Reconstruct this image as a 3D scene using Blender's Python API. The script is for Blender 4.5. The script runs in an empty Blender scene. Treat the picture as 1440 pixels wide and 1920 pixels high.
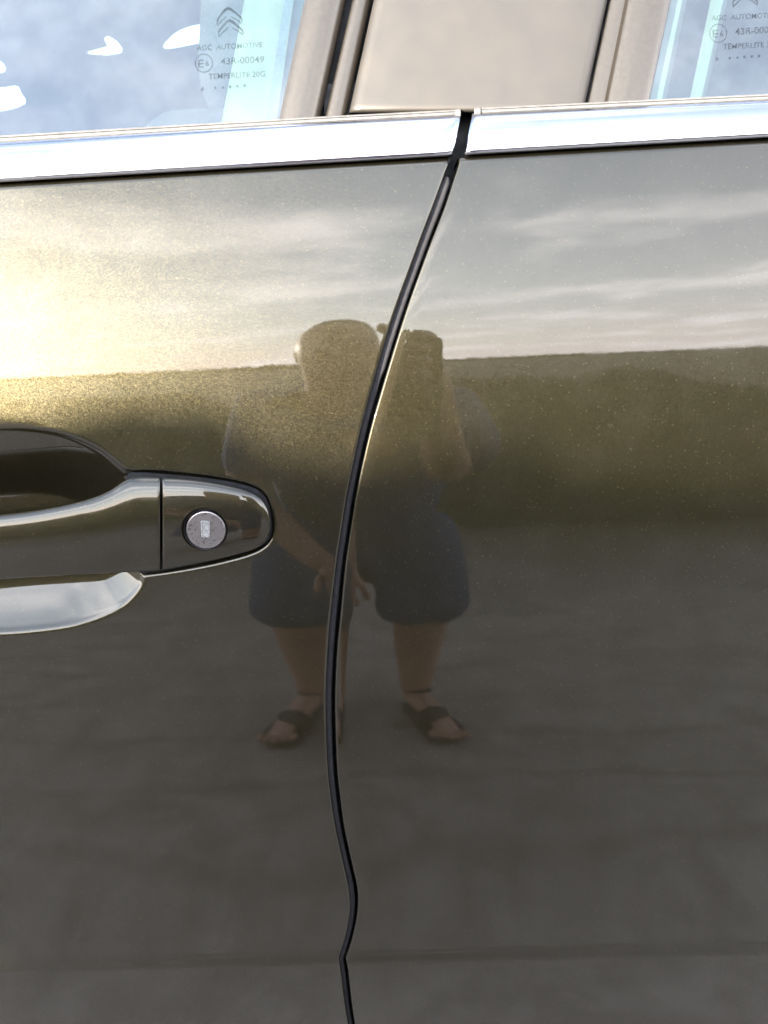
import bpy, math, random
import numpy as np
from mathutils import Vector, Matrix
R = math.radians
random.seed(7); rng = np.random.default_rng(7)
SC = bpy.context.scene
COL = SC.collection

# ------------------------------------------------------------------ camera
CAM = np.array([0.0, -0.45, 1.15]); PITCH = R(11.0); ROLL = R(1.2); FPX = 1440.0
fwd = np.array([0, math.cos(PITCH), -math.sin(PITCH)])
up0 = np.array([0, math.sin(PITCH), math.cos(PITCH)]); r0 = np.array([1.0, 0, 0])
rgt = math.cos(ROLL)*r0 - math.sin(ROLL)*up0
upv = math.cos(ROLL)*up0 + math.sin(ROLL)*r0
cd = bpy.data.cameras.new('camera'); cam = bpy.data.objects.new('camera', cd); COL.objects.link(cam)
cd.sensor_fit = 'HORIZONTAL'; cd.sensor_width = 36; cd.lens = 36*FPX/1440
cd.clip_start = 0.004; cd.clip_end = 2000
cam.matrix_world = Matrix(((rgt[0], upv[0], -fwd[0], CAM[0]), (rgt[1], upv[1], -fwd[1], CAM[1]),
                           (rgt[2], upv[2], -fwd[2], CAM[2]), (0, 0, 0, 1)))
SC.camera = cam
cd.dof.use_dof = True; cd.dof.focus_distance = 0.465; cd.dof.aperture_fstop = 13

# ------------------------------------------------------------------ sky and sun
SUN_EL = R(4.3); SUN_AZ = R(37.0)          # azimuth: degrees to the left of straight behind the camera
sun_dir = Vector((-math.sin(SUN_AZ)*math.cos(SUN_EL), -math.cos(SUN_AZ)*math.cos(SUN_EL), math.sin(SUN_EL)))
W = bpy.data.worlds.new('World'); SC.world = W; W.use_nodes = True
wt = W.node_tree; wn = wt.nodes; wl = wt.links
bg = wn['Background']; bg.inputs['Strength'].default_value = 0.15
sky = wn.new('ShaderNodeTexSky'); sky.sky_type = 'NISHITA'; sky.sun_disc = False
sky.sun_elevation = SUN_EL
sky.sun_rotation = math.atan2(sun_dir.x, sun_dir.y)
sky.air_density = 1.0; sky.dust_density = 0.15; sky.ozone_density = 2.5
tc = wn.new('ShaderNodeTexCoord'); sep = wn.new('ShaderNodeSeparateXYZ'); wl.new(tc.outputs['Generated'], sep.inputs[0])
def wmath(op, a, b=None, c=None):
    n = wn.new('ShaderNodeMath'); n.operation = op
    for i, v in enumerate((a, b, c)):
        if v is None: continue
        if isinstance(v, (int, float)): n.inputs[i].default_value = v
        else: wl.new(v, n.inputs[i])
    return n.outputs[0]
zz = wmath('ADD', wmath('MAXIMUM', sep.outputs[2], 0.0), 0.10)
cx = wmath('DIVIDE', sep.outputs[0], zz); cy = wmath('DIVIDE', sep.outputs[1], zz)
cmb = wn.new('ShaderNodeCombineXYZ'); wl.new(cx, cmb.inputs[0]); wl.new(cy, cmb.inputs[1]); cmb.inputs[2].default_value = 3.3
nz = wn.new('ShaderNodeTexNoise'); wl.new(cmb.outputs[0], nz.inputs['Vector'])
nz.inputs['Scale'].default_value = 1.15; nz.inputs['Detail'].default_value = 8; nz.inputs['Roughness'].default_value = 0.50
nz.inputs['Distortion'].default_value = 0.25
rp = wn.new('ShaderNodeMapRange'); rp.interpolation_type = 'SMOOTHSTEP'
rp.inputs[1].default_value = 0.47; rp.inputs[2].default_value = 0.74; wl.new(nz.outputs['Fac'], rp.inputs[0])
hz = wmath('MULTIPLY', wmath('EXPONENT', wmath('MULTIPLY', wmath('MAXIMUM', sep.outputs[2], 0.0), -2.6)), 0.80)   # haze thickens towards the horizon all round
cl = wmath('MULTIPLY', rp.outputs[0], 0.75)
HAZE = (6.1, 5.75, 6.15)
CLOUD = (7.2, 7.0, 7.2)
mixc = wn.new('ShaderNodeMix'); mixc.data_type = 'RGBA'; wl.new(cl, mixc.inputs['Factor'])
mixh = wn.new('ShaderNodeMix'); mixh.data_type = 'RGBA'; wl.new(hz, mixh.inputs['Factor']); wl.new(sky.outputs[0], mixh.inputs['A']); mixh.inputs['B'].default_value = (*HAZE, 1)
wl.new(mixh.outputs['Result'], mixc.inputs['A']); mixc.inputs['B'].default_value = (*CLOUD, 1)
wl.new(mixc.outputs['Result'], bg.inputs['Color'])
sd = bpy.data.lights.new('sun', 'SUN'); so = bpy.data.objects.new('sun', sd); COL.objects.link(so)
sd.energy = 2.0; sd.angle = R(0.45); sd.color = (1.0, 0.90, 0.77)
so.rotation_euler = (-sun_dir).to_track_quat('-Z', 'Y').to_euler()
so.location = (-6, -8, 4)
SC.view_settings.view_transform = 'Standard'; SC.view_settings.look = 'None'
SC.view_settings.gamma = 1.0; SC.view_settings.exposure = 3.9
SC.cycles.use_denoising = True
SC.cycles.max_bounces = 10; SC.cycles.transparent_max_bounces = 12; SC.cycles.caustics_reflective = False
SC.cycles.sample_clamp_indirect = 20

# ------------------------------------------------------------------ material helpers
class NT:
    def __init__(s, name):
        s.m = bpy.data.materials.new(name); s.m.use_nodes = True
        s.t = s.m.node_tree; s.n = s.t.nodes; s.l = s.t.links
        s.p = s.n['Principled BSDF']; s.out = s.n['Material Output']
        s.tc = s.n.new('ShaderNodeTexCoord')
    def set(s, **k):
        for a, v in k.items():
            a = a.replace('_', ' ')
            i = s.p.inputs[a]
            i.default_value = (*v, 1) if isinstance(v, tuple) and len(v) == 3 else v
        return s
    def node(s, t, **k):
        n = s.n.new(t)
        for a, v in k.items(): setattr(n, a, v)
        return n
    def noise(s, scale, detail=4, rough=.55, vec=None, out='Fac'):
        n = s.n.new('ShaderNodeTexNoise'); n.inputs['Scale'].default_value = scale
        n.inputs['Detail'].default_value = detail; n.inputs['Roughness'].default_value = rough
        s.l.new(vec or s.tc.outputs['Object'], n.inputs['Vector']); return n.outputs[out]
    def ramp(s, x, a, b, lo=0., hi=1.):
        n = s.n.new('ShaderNodeMapRange'); n.inputs[1].default_value = a; n.inputs[2].default_value = b
        n.inputs[3].default_value = lo; n.inputs[4].default_value = hi
        s.l.new(x, n.inputs[0]); return n.outputs[0]
    def mix(s, f, a, b):
        n = s.n.new('ShaderNodeMix'); n.data_type = 'RGBA'
        if isinstance(f, float): n.inputs['Factor'].default_value = f
        else: s.l.new(f, n.inputs['Factor'])
        for k, v in (('A', a), ('B', b)):
            if isinstance(v, tuple): n.inputs[k].default_value = (*v, 1)
            else: s.l.new(v, n.inputs[k])
        return n.outputs['Result']
    def math(s, op, a, b=0.):
        n = s.n.new('ShaderNodeMath'); n.operation = op
        for i, v in enumerate((a, b)):
            if isinstance(v, (int, float)): n.inputs[i].default_value = v
            else: s.l.new(v, n.inputs[i])
        return n.outputs[0]
    def vmath(s, op, a, b):
        n = s.n.new('ShaderNodeVectorMath'); n.operation = op
        for i, v in enumerate((a, b)):
            if isinstance(v, tuple): n.inputs[i].default_value = v
            elif isinstance(v, float): n.inputs['Scale'].default_value = v
            else: s.l.new(v, n.inputs[i])
        return n.outputs[0]
    def bump(s, h, strength, dist):
        n = s.n.new('ShaderNodeBump'); n.inputs['Strength'].default_value = strength
        n.inputs['Distance'].default_value = dist; s.l.new(h, n.inputs['Height']); return n.outputs[0]
    def link(s, a, name): s.l.new(a, s.p.inputs[name])

def paint_material(name, col=(0.0180, 0.0150, 0.0066)):
    M = NT(name)
    M.set(Metallic=0.92, Roughness=0.41, Coat_Weight=1.0, Coat_Roughness=0.015, Coat_IOR=1.5)
    geo = M.node('ShaderNodeNewGeometry')
    v1 = M.node('ShaderNodeTexVoronoi'); v1.inputs['Scale'].default_value = 2600
    v2 = M.node('ShaderNodeTexVoronoi'); v2.inputs['Scale'].default_value = 1600
    for v in (v1, v2): M.l.new(M.tc.outputs['Object'], v.inputs['Vector'])
    c1 = M.vmath('SUBTRACT', v1.outputs['Color'], (.5, .5, .5)); c1 = M.vmath('SCALE', c1, 0.125)
    c2 = M.vmath('SUBTRACT', v2.outputs['Color'], (.5, .5, .5)); c2 = M.vmath('SCALE', c2, 0.06)
    s = M.vmath('ADD', geo.outputs['Normal'], c1); s = M.vmath('ADD', s, c2)
    nn = M.node('ShaderNodeVectorMath', operation='NORMALIZE'); M.l.new(s, nn.inputs[0])
    M.link(nn.outputs[0], 'Normal')
    # flakes differ a little in tone; a few are bright gold
    sepc = M.node('ShaderNodeSeparateColor'); M.l.new(v1.outputs['Color'], sepc.inputs[0])
    base = M.mix(sepc.outputs[2], tuple(c*0.86 for c in col), tuple(c*1.15 for c in col))
    sep2 = M.node('ShaderNodeSeparateColor'); M.l.new(v2.outputs['Color'], sep2.inputs[0])
    spark = M.ramp(sep2.outputs[0], 0.990, 0.994)
    base = M.mix(spark, base, tuple(c*2.6 for c in col))
    # thin dust film and grime specks lying on the lacquer
    dust = M.ramp(M.noise(38, 5, .6), .45, .8, 0.0, .012)
    sp = M.node('ShaderNodeTexVoronoi'); sp.inputs['Scale'].default_value = 95; M.l.new(M.tc.outputs['Object'], sp.inputs['Vector'])
    speck = M.math('MULTIPLY', M.ramp(sp.outputs['Distance'], .05, .03), .06)
    spc = M.node('ShaderNodeSeparateColor'); M.l.new(sp.outputs['Color'], spc.inputs[0])
    speck = M.math('MULTIPLY', speck, M.ramp(spc.outputs[0], .95, .96))
    # dried drop rings, broken and rare
    dr = M.node('ShaderNodeTexVoronoi'); dr.inputs['Scale'].default_value = 26; M.l.new(M.tc.outputs['Object'], dr.inputs['Vector'])
    drc = M.node('ShaderNodeSeparateColor'); M.l.new(dr.outputs['Color'], drc.inputs[0])
    ring = M.math('SUBTRACT', 1., M.math('MINIMUM', M.math('MULTIPLY', M.math('ABSOLUTE', M.math('SUBTRACT', dr.outputs['Distance'], .085)), 70.), 1.))
    ring = M.math('MULTIPLY', M.math('MULTIPLY', ring, M.ramp(drc.outputs[1], .86, .87)), M.ramp(M.noise(90, 3), .48, .60, 0, .05))
    f = M.math('MAXIMUM', M.math('MAXIMUM', dust, speck), ring)
    base = M.mix(f, base, (0.30, 0.28, 0.24))
    M.link(base, 'Base Color')
    M.link(M.ramp(f, 0, .4, .92, .1), 'Metallic')
    M.link(M.ramp(M.noise(30, 4, .6), .4, .8, .012, .05), 'Coat Roughness')
    # orange peel in the lacquer
    M.link(M.bump(M.noise(120, 2, .5), .012, .0006), 'Coat Normal')
    return M.m
def simple(name, col, rough=.5, metal=0., coat=0., nscale=0, namt=.2, bump=0.):
    M = NT(name); M.set(Base_Color=col, Roughness=rough, Metallic=metal, Coat_Weight=coat, Coat_Roughness=.05)
    if nscale:
        n = M.noise(nscale, 5, .6)
        M.link(M.mix(M.ramp(n, .3, .7), tuple(c*(1-namt) for c in col), tuple(min(1, c*(1+namt)) for c in col)), 'Base Color')
        M.link(M.ramp(M.noise(nscale*1.7, 4), .3, .7, rough*.85, min(1, rough*1.2)), 'Roughness')
        if bump: M.link(M.bump(n, bump, .001), 'Normal')
    return M.m
def glass_material(name, tint):
    M = NT(name); M.n.remove(M.p)
    fr = M.node('ShaderNodeFresnel'); fr.inputs['IOR'].default_value = 1.52
    fac = M.math('MINIMUM', M.math('MULTIPLY', fr.outputs[0], 3.2), 1.0)
    tr = M.node('ShaderNodeBsdfTransparent'); tr.inputs['Color'].default_value = (*tint, 1)
    gl = M.node('ShaderNodeBsdfGlossy'); gl.inputs['Roughness'].default_value = 0.0
    df = M.node('ShaderNodeBsdfDiffuse'); df.inputs['Color'].default_value = (.50, .66, .72, 1)
    mx = M.node('ShaderNodeMixShader'); M.l.new(fac, mx.inputs[0]); M.l.new(tr.outputs[0], mx.inputs[1]); M.l.new(gl.outputs[0], mx.inputs[2])
    # dust film and specks on the pane
    d = M.ramp(M.noise(45, 6, .65), .42, .85, .015, .045)
    sp = M.node('ShaderNodeTexVoronoi'); sp.inputs['Scale'].default_value = 170; M.l.new(M.tc.outputs['Object'], sp.inputs['Vector'])
    spc = M.node('ShaderNodeSeparateColor'); M.l.new(sp.outputs['Color'], spc.inputs[0])
    speck = M.math('MULTIPLY', M.ramp(sp.outputs['Distance'], .08, .04), M.ramp(spc.outputs[0], .93, .95, 0, .10))
    m2 = M.node('ShaderNodeMixShader'); M.l.new(M.math('MAXIMUM', d, speck), m2.inputs[0])
    M.l.new(mx.outputs[0], m2.inputs[1]); M.l.new(df.outputs[0], m2.inputs[2]); M.l.new(m2.outputs[0], M.out.inputs[0])
    return M.m

PAINT = paint_material('olive_metallic_paint')
CHROME = simple('bright_trim', (.40, .405, .44), .16, 1.0, 0, 60, .04)
GASKET = simple('matt_black_gasket', (.010, .010, .011), .85, 0, 0, 200, .3)
GASKET.node_tree.nodes['Principled BSDF'].inputs['Specular IOR Level'].default_value = .15
SEALR = simple('door_seal_rubber', (.026, .025, .027), .8, 0, 0, 300, .2)
SEALR.node_tree.nodes['Principled BSDF'].inputs['Specular IOR Level'].default_value = .2
RUBBER = simple('black_rubber', (.022, .021, .024), .42, 0, 0, 300, .3)
SEAL = simple('grey_window_seal', (.10, .095, .085), .45, 0, 0, 200, .25)
BLACK = simple('cavity_shade_black', (.008, .008, .009), .7, 0, 0, 80, .3)  # near-black base stands in for the shade inside gaps
SATIN = simple('satin_pillar_trim', (.10, .086, .068), .36, .85, .15, 400, .06)  # warm metallic base stands in for sun glare on dark plastic
COVER = simple('pillar_cover_satin', (.070, .063, .053), .50, .6, .0, 30, .02)  # warm base stands in for sunlit sheen on a dark plastic plate
LOCK = simple('satin_nickel', (.26, .25, .25), .30, 1.0, 0, 300, .05)
SLOT = simple('worn_keyhole_plate', (.20, .20, .20), .5, .9, 0, 1400, .5, .6)
GLASS_F = glass_material('tinted_window_glass', (.56, .74, .70))
def print_material():
    M = NT('etched_marking'); M.set(Base_Color=(.006, .007, .011), Roughness=1., Specular_IOR_Level=0.)
    tr = M.node('ShaderNodeBsdfTransparent'); mx = M.node('ShaderNodeMixShader')
    M.l.new(M.ramp(M.noise(260, 4, .6), .35, .65, .22, .45), mx.inputs[0]); M.l.new(tr.outputs[0], mx.inputs[1]); M.l.new(M.p.outputs[0], mx.inputs[2]); M.l.new(mx.outputs[0], M.out.inputs[0])
    return M.m
PRINT = print_material()
TRIM_IN = simple('pale_cabin_trim', (.17, .18, .155), .8, 0, 0, 60, .08)
LINING = simple('grey_cabin_lining', (.055, .057, .06), .9, 0, 0, 50, .15)
FABRIC = simple('dark_seat_fabric', (.03, .032, .035), .9, 0, 0, 300, .3)
BELT = simple('seat_belt_webbing', (.10, .12, .15), .7, 0, 0, 500, .2)

# ------------------------------------------------------------------ surfaces of the car side
def ray(px, py):
    px = np.asarray(px, float); py = np.asarray(py, float)
    a = (px-720)/FPX; b = (py-960)/FPX
    return fwd + a[..., None]*rgt - b[..., None]*upv
_knots = [(-600, 16), (100, 11.), (290, 7.2), (480, 3.4), (664, 0), (1000, -3.7), (1370, -7.2), (1560, -8.8), (1650, -8.2),
          (1730, -6.6), (1775, -5.5), (1787, -2), (1793, 2), (1800.5, 2), (1808, -9.5), (1920, -10.8), (2300, -13.5), (2900, -16), (4200, -18)]
_vz = np.linspace(-0.3, 1.9, 6601); _yy = np.zeros_like(_vz)
def row_z(py):                      # height at which image row py meets the door skin (centre column)
    d = ray(720., float(py)); t = (0-CAM[1])/d[1]
    for _ in range(20): t = .5*t+.5*(np.interp(CAM[2]+t*d[2], _vz, _yy)-CAM[1])/d[1]
    return CAM[2]+t*d[2]
def _gauss(th, n, sg):
    k = np.exp(-0.5*(np.arange(-n, n+1)/sg)**2); k /= k.sum(); return np.convolve(np.pad(th, n, 'edge'), k, 'valid')
for _it in range(5):
    kz = np.array([row_z(q[0]) for q in _knots])[::-1]; kt = np.array([q[1] for q in _knots])[::-1]
    main = np.array([not 1785 < q[0] < 1803 for q in _knots])[::-1]
    zcrease = row_z(1800)
    th_s = _gauss(np.interp(_vz, kz[main], kt[main]), 140, 45.); th_f = _gauss(np.interp(_vz, kz, kt), 40, 3.0)
    wgt = np.clip((np.abs(_vz-zcrease)-.006)/.012, 0, 1)
    yy = np.cumsum(np.tan(np.radians(th_s*wgt+th_f*(1-wgt))))*(_vz[1]-_vz[0])
    _yy = yy-np.interp(CAM[2], _vz, yy)
ZB, ZC = row_z(290), row_z(1800)
def vcoord(X, Z):
    s = np.clip((Z-ZC)/(ZB-ZC), 0, 1)
    return Z - X*(0.004 + 0.066*s) + 0.010*X*X
def skin(X, Z): return np.interp(vcoord(X, Z), _vz, _yy) + 0.018*X*X
def hit(px, py, fn, off=0.):
    d = ray(px, py); t = (0-CAM[1])/d[..., 1]
    for _ in range(14):
        X = CAM[0]+t*d[..., 0]; Z = CAM[2]+t*d[..., 2]
        t = 0.5*t + 0.5*(fn(X, Z)-off-CAM[1])/d[..., 1]
    return np.stack([CAM[0]+t*d[..., 0], CAM[1]+t*d[..., 1], CAM[2]+t*d[..., 2]], -1)
def pix(px, py, off=0.): return hit(px, py, skin, off)
# belt line (upper edge of the door skin) and glass plane
_bl = pix(np.array([0., 1440.]), np.array([343.5, 259.]))
BELT_S = (_bl[1, 2]-_bl[0, 2])/(_bl[1, 0]-_bl[0, 0]); BELT_0 = _bl[0, 2]-BELT_S*_bl[0, 0]
def zbelt(X): return BELT_0 + BELT_S*X
YB = float(skin(0., zbelt(0.)))
def glassf(X, Z):
    h = Z-zbelt(X)
    return YB + 0.014 + np.tan(R(12))*h + 0.10*h*h + 0.018*X*X
def pixg(px, py, off=0.): return hit(px, py, glassf, off)

# ------------------------------------------------------------------ object helpers
def mesh_obj(name, V, F, mat, parent=None, smooth=True, sharp=None):
    me = bpy.data.meshes.new(name); me.from_pydata([tuple(map(float, v)) for v in V], [], [tuple(map(int, f)) for f in F]); me.validate()
    me.update()
    if smooth:
        me.polygons.foreach_set('use_smooth', [True]*len(me.polygons))
        if sharp: me.set_sharp_from_angle(angle=R(sharp))
    me.materials.append(mat)
    o = bpy.data.objects.new(name, me); COL.objects.link(o)
    if parent is not None: o.parent = parent
    return o
def grid_faces(nr, nc, base=0, flip=False, wrap=False):
    r, c = np.meshgrid(np.arange(nr-1), np.arange(nc if wrap else nc-1), indexing='ij')
    c2 = (c+1) % nc
    a = base+r*nc+c; b = base+r*nc+c2; d = base+(r+1)*nc+c; e = base+(r+1)*nc+c2
    q = np.stack([a, b, e, d], -1).reshape(-1, 4)
    return (q[:, ::-1] if flip else q)
def grid_obj(name, P, mat, parent=None, flip=False, sharp=None, wrap=False, caps=False):
    nr, nc = P.shape[:2]
    F = grid_faces(nr, nc, 0, flip, wrap).tolist()
    if caps:
        a = list(range(nc)); b = list(range((nr-1)*nc, nr*nc))
        F += [a[::-1], b] if not flip else [a, b[::-1]]
    return mesh_obj(name, P.reshape(-1, 3), F, mat, parent, True, sharp)
def catmull(pts, n=8, closed=True):
    P = np.array(pts, float); N = len(P); out = []
    for i in range(N if closed else N-1):
        if closed: a, b, c, d = P[(i-1) % N], P[i], P[(i+1) % N], P[(i+2) % N]
        else: a, b, c, d = P[max(i-1, 0)], P[i], P[i+1], P[min(i+2, N-1)]
        for t in np.arange(n)/n:
            out.append(.5*((2*b)+(-a+c)*t+(2*a-5*b+4*c-d)*t*t+(-a+3*b-3*c+d)*t**3))
    if not closed: out.append(P[-1])
    return np.array(out)
def sdf(poly, X, Z):               # signed distance, negative inside
    p = poly; q = np.roll(poly, -1, 0); sh = X.shape
    x = X.ravel(); z = Z.ravel(); best = np.full(x.shape, 1e9); ins = np.zeros(x.shape, bool)
    for (ax, az), (bx, bz) in zip(p, q):
        ex, ez = bx-ax, bz-az; L = ex*ex+ez*ez+1e-15
        t = np.clip(((x-ax)*ex+(z-az)*ez)/L, 0, 1)
        best = np.minimum(best, np.hypot(x-ax-t*ex, z-az-t*ez))
        c = (az > z) != (bz > z)
        with np.errstate(divide='ignore', invalid='ignore'):
            ins ^= c & (x < ex*(z-az)/(ez if ez != 0 else 1e-15)+ax)
    return np.where(ins, -best, best).reshape(sh)
def sstep(t): t = np.clip(t, 0, 1); return t*t*(3-2*t)
def empty(name, loc=(0, 0, 0)):
    o = bpy.data.objects.new(name, None); COL.objects.link(o); o.location = loc; o.empty_display_size = .1; return o
def tag(o, label, cat=None, group=None, kind=None):
    o['label'] = label
    if cat: o['category'] = cat
    if group: o['group'] = group
    if kind: o['kind'] = kind
    return o

# ------------------------------------------------------------------ ground and horizon
def ground():
    M = NT('packed_grey_earth')
    n1 = M.noise(1.1, 6, .6); n2 = M.noise(9, 6, .65); n3 = M.noise(60, 5, .7)
    c = M.mix(M.ramp(n1, .3, .7), (.335, .292, .245), (.43, .378, .322))
    c = M.mix(M.ramp(n2, .38, .62, 0, .8), c, (.25, .215, .178))
    c = M.mix(M.ramp(n3, .45, .75, 0, .5), c, (.43, .385, .33))
    # old tyre tracks curving through the dirt
    w = M.node('ShaderNodeTexWave'); w.wave_type = 'RINGS'; w.inputs['Scale'].default_value = 1.6
    w.inputs['Distortion'].default_value = 5.0; w.inputs['Detail'].default_value = 3; w.inputs['Detail Scale'].default_value = .8
    mp = M.node('ShaderNodeMapping'); mp.inputs['Location'].default_value = (-1.9, 1.1, 0); M.l.new(M.tc.outputs['Object'], mp.inputs[0]); M.l.new(mp.outputs[0], w.inputs['Vector'])
    track = M.math('MULTIPLY', M.ramp(w.outputs['Fac'], .86, .98), M.ramp(M.noise(.7, 3), .42, .55))
    c = M.mix(M.math('MULTIPLY', track, .34), c, (.19, .16, .13))
    # the bare lot thins out into dry grass a few metres from the car
    sp = M.node('ShaderNodeSeparateXYZ'); M.l.new(M.tc.outputs['Object'], sp.inputs[0])
    yy_ = M.math('ADD', sp.outputs[1], M.math('MULTIPLY', M.math('SUBTRACT', M.noise(1.6, 5, .65), .5), 2.2))
    g = M.mix(M.ramp(n2, .35, .65), (.055, .047, .026), (.085, .072, .042))
    c = M.mix(M.ramp(yy_, -1.7, -3.3), c, g)
    M.link(c, 'Base Color'); M.set(Roughness=.95)
    M.link(M.bump(M.math('ADD', n2, M.math('MULTIPLY', n3, .4)), .6, .02), 'Normal')
    s = 900
    V = [(-s, -s, 0), (s, -s, 0), (s, s, 0), (-s, s, 0)]
    o = mesh_obj('ground', V, [(0, 1, 2, 3)], M.m, smooth=False); o['kind'] = 'structure'
    o['label'] = 'packed grey brown earth with faint tyre tracks'
ground()
def far_wood():
    M = simple('far_foliage', (.045, .05, .028), .9, 0, 0, .3, .4)
    V = []; F = []
    n = 900
    for i in range(n):
        a = R(180)*(i/n)+R(180)
        d = 210
        h = 1.1+.8*math.sin(i*.017+1)+.3*math.sin(i*.063)+rng.uniform(0, .3)
        w = 1.4
        for k2_ in range(3):
            dd = d+rng.uniform(-6, 6); aa = a+rng.uniform(-.004, .004); hh = h*rng.uniform(.6, 1.05); ww = w*rng.uniform(.6, 1.3)
            b = len(V); cx_, cy_ = dd*math.cos(aa), dd*math.sin(aa)
            V += [(cx_-ww, cy_, -.2), (cx_, cy_-ww, -.2), (cx_+ww, cy_, -.2), (cx_, cy_+ww, -.2),
                  (cx_-ww*.8, cy_, hh*.6), (cx_, cy_-ww*.8, hh*.6), (cx_+ww*.8, cy_, hh*.6), (cx_, cy_+ww*.8, hh*.6), (cx_, cy_, hh)]
            for j in range(4):
                jj = (j+1) % 4; F += [(b+j, b+jj, b+4+jj, b+4+j), (b+4+j, b+4+jj, b+8)]
    o = mesh_obj('far_wood', V, F, M, smooth=False)
    tag(o, 'low dark line of trees along the horizon', 'trees', kind='stuff')
far_wood()

# ------------------------------------------------------------------ the car
car = empty('car', (0, 0, 0))
tag(car, 'dark olive metallic car seen close at the joint of its front and rear doors', 'car')

# seam curves (image rows -> columns), front-door edge and rear-door edge
SEAM = [(270, 851, 869), (293, 846, 864), (327, 834, 853), (386, 813, 834), (450, 789, 809), (520, 764, 783), (560, 749.5, 768.5), (620, 729.5, 748.5), (685, 709.5, 728.5), (740, 694, 712),
        (793, 680, 697), (860, 665, 681), (935, 650, 666), (1000, 640, 656), (1060, 631, 647), (1160, 620, 637), (1225, 615, 631), (1308, 611.5, 627.5), (1392, 613, 629),
        (1450, 616, 632), (1500, 621.5, 637.5), (1554, 630, 645), (1610, 642, 657), (1658, 653, 668), (1680, 656, 670.5), (1693, 657, 670.5), (1710, 656.5, 669.5), (1728, 654.5, 667), (1762, 647, 659.5),
        (1785, 640, 652.5), (1794, 637, 649), (1799, 636, 648), (1806, 637, 649.5), (1832, 641, 653.5), (1867, 645, 657), (1920, 653, 664.5), (2200, 700, 712), (2700, 770, 782), (3400, 860, 872)]
def seam_curve(k):
    P = catmull([(s[0], s[k]) for s in SEAM], 6, False)
    W3 = pix(P[:, 1], P[:, 0]); o = np.argsort(W3[:, 2]); return W3[o, 2], W3[o, 0]
zf, xf = seam_curve(1); zr, xr = seam_curve(2)
def seam_f(Z): return np.interp(Z, zf, xf)
def seam_r(Z): return np.interp(Z, zr, xr)

# handle recess outlines
def to_xz(pts, n=8):
    P = catmull(pts, n); w = pix(P[:, 0], P[:, 1]); return w[:, [0, 2]]
CUP = to_xz([(-170, 812), (-60, 801), (30, 799), (110, 809), (178, 836), (222, 868), (250, 898), (268, 950), (274, 1020), (273, 1072), (262, 1105), (222, 1142), (150, 1170), (60, 1184), (-40, 1190),
             (-150, 1192), (-300, 1190), (-420, 1176), (-500, 1140), (-540, 1060), (-540, 960), (-500, 880), (-420, 836), (-300, 818)])
PAD = to_xz([(120, 905), (200, 886), (260, 884), (310, 886), (400, 896), (459, 907.5), (489, 921), (505, 944), (512, 980), (511, 1003), (499, 1022), (468, 1039), (400, 1057), (330, 1070), (270, 1078), (180, 1084), (120, 1020)])
PAD2 = to_xz([(-480, 905), (-560, 893), (-640, 893), (-740, 908), (-800, 935), (-815, 990), (-805, 1040), (-770, 1066), (-680, 1085), (-560, 1098), (-480, 1080)])
def recess(X, Z):
    sc = sdf(CUP, X, Z); sp = np.minimum(sdf(PAD, X, Z), sdf(PAD2, X, Z))
    lip = .0035
    def dish(s, depth, width, lip_):
        t = np.clip(-s/width, 0, 1); b = depth*(1-(1-t)**2)
        return b
    t = np.clip((-sc+.0015)/.045, 0, 1)
    bowl = .020*(1-(1-t)**1.25)
    # round the rim over a few millimetres
    e = np.clip((-sc+.0025)/.006, 0, 1); bowl = bowl*sstep(e)
    pad = .0034*sstep((-sp+.0012)/.0042)
    kk = .0012
    return np.maximum(bowl, pad)+kk*np.exp(-np.abs(bowl-pad)/kk)*.35*(np.minimum(bowl, pad) > 0)

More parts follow.
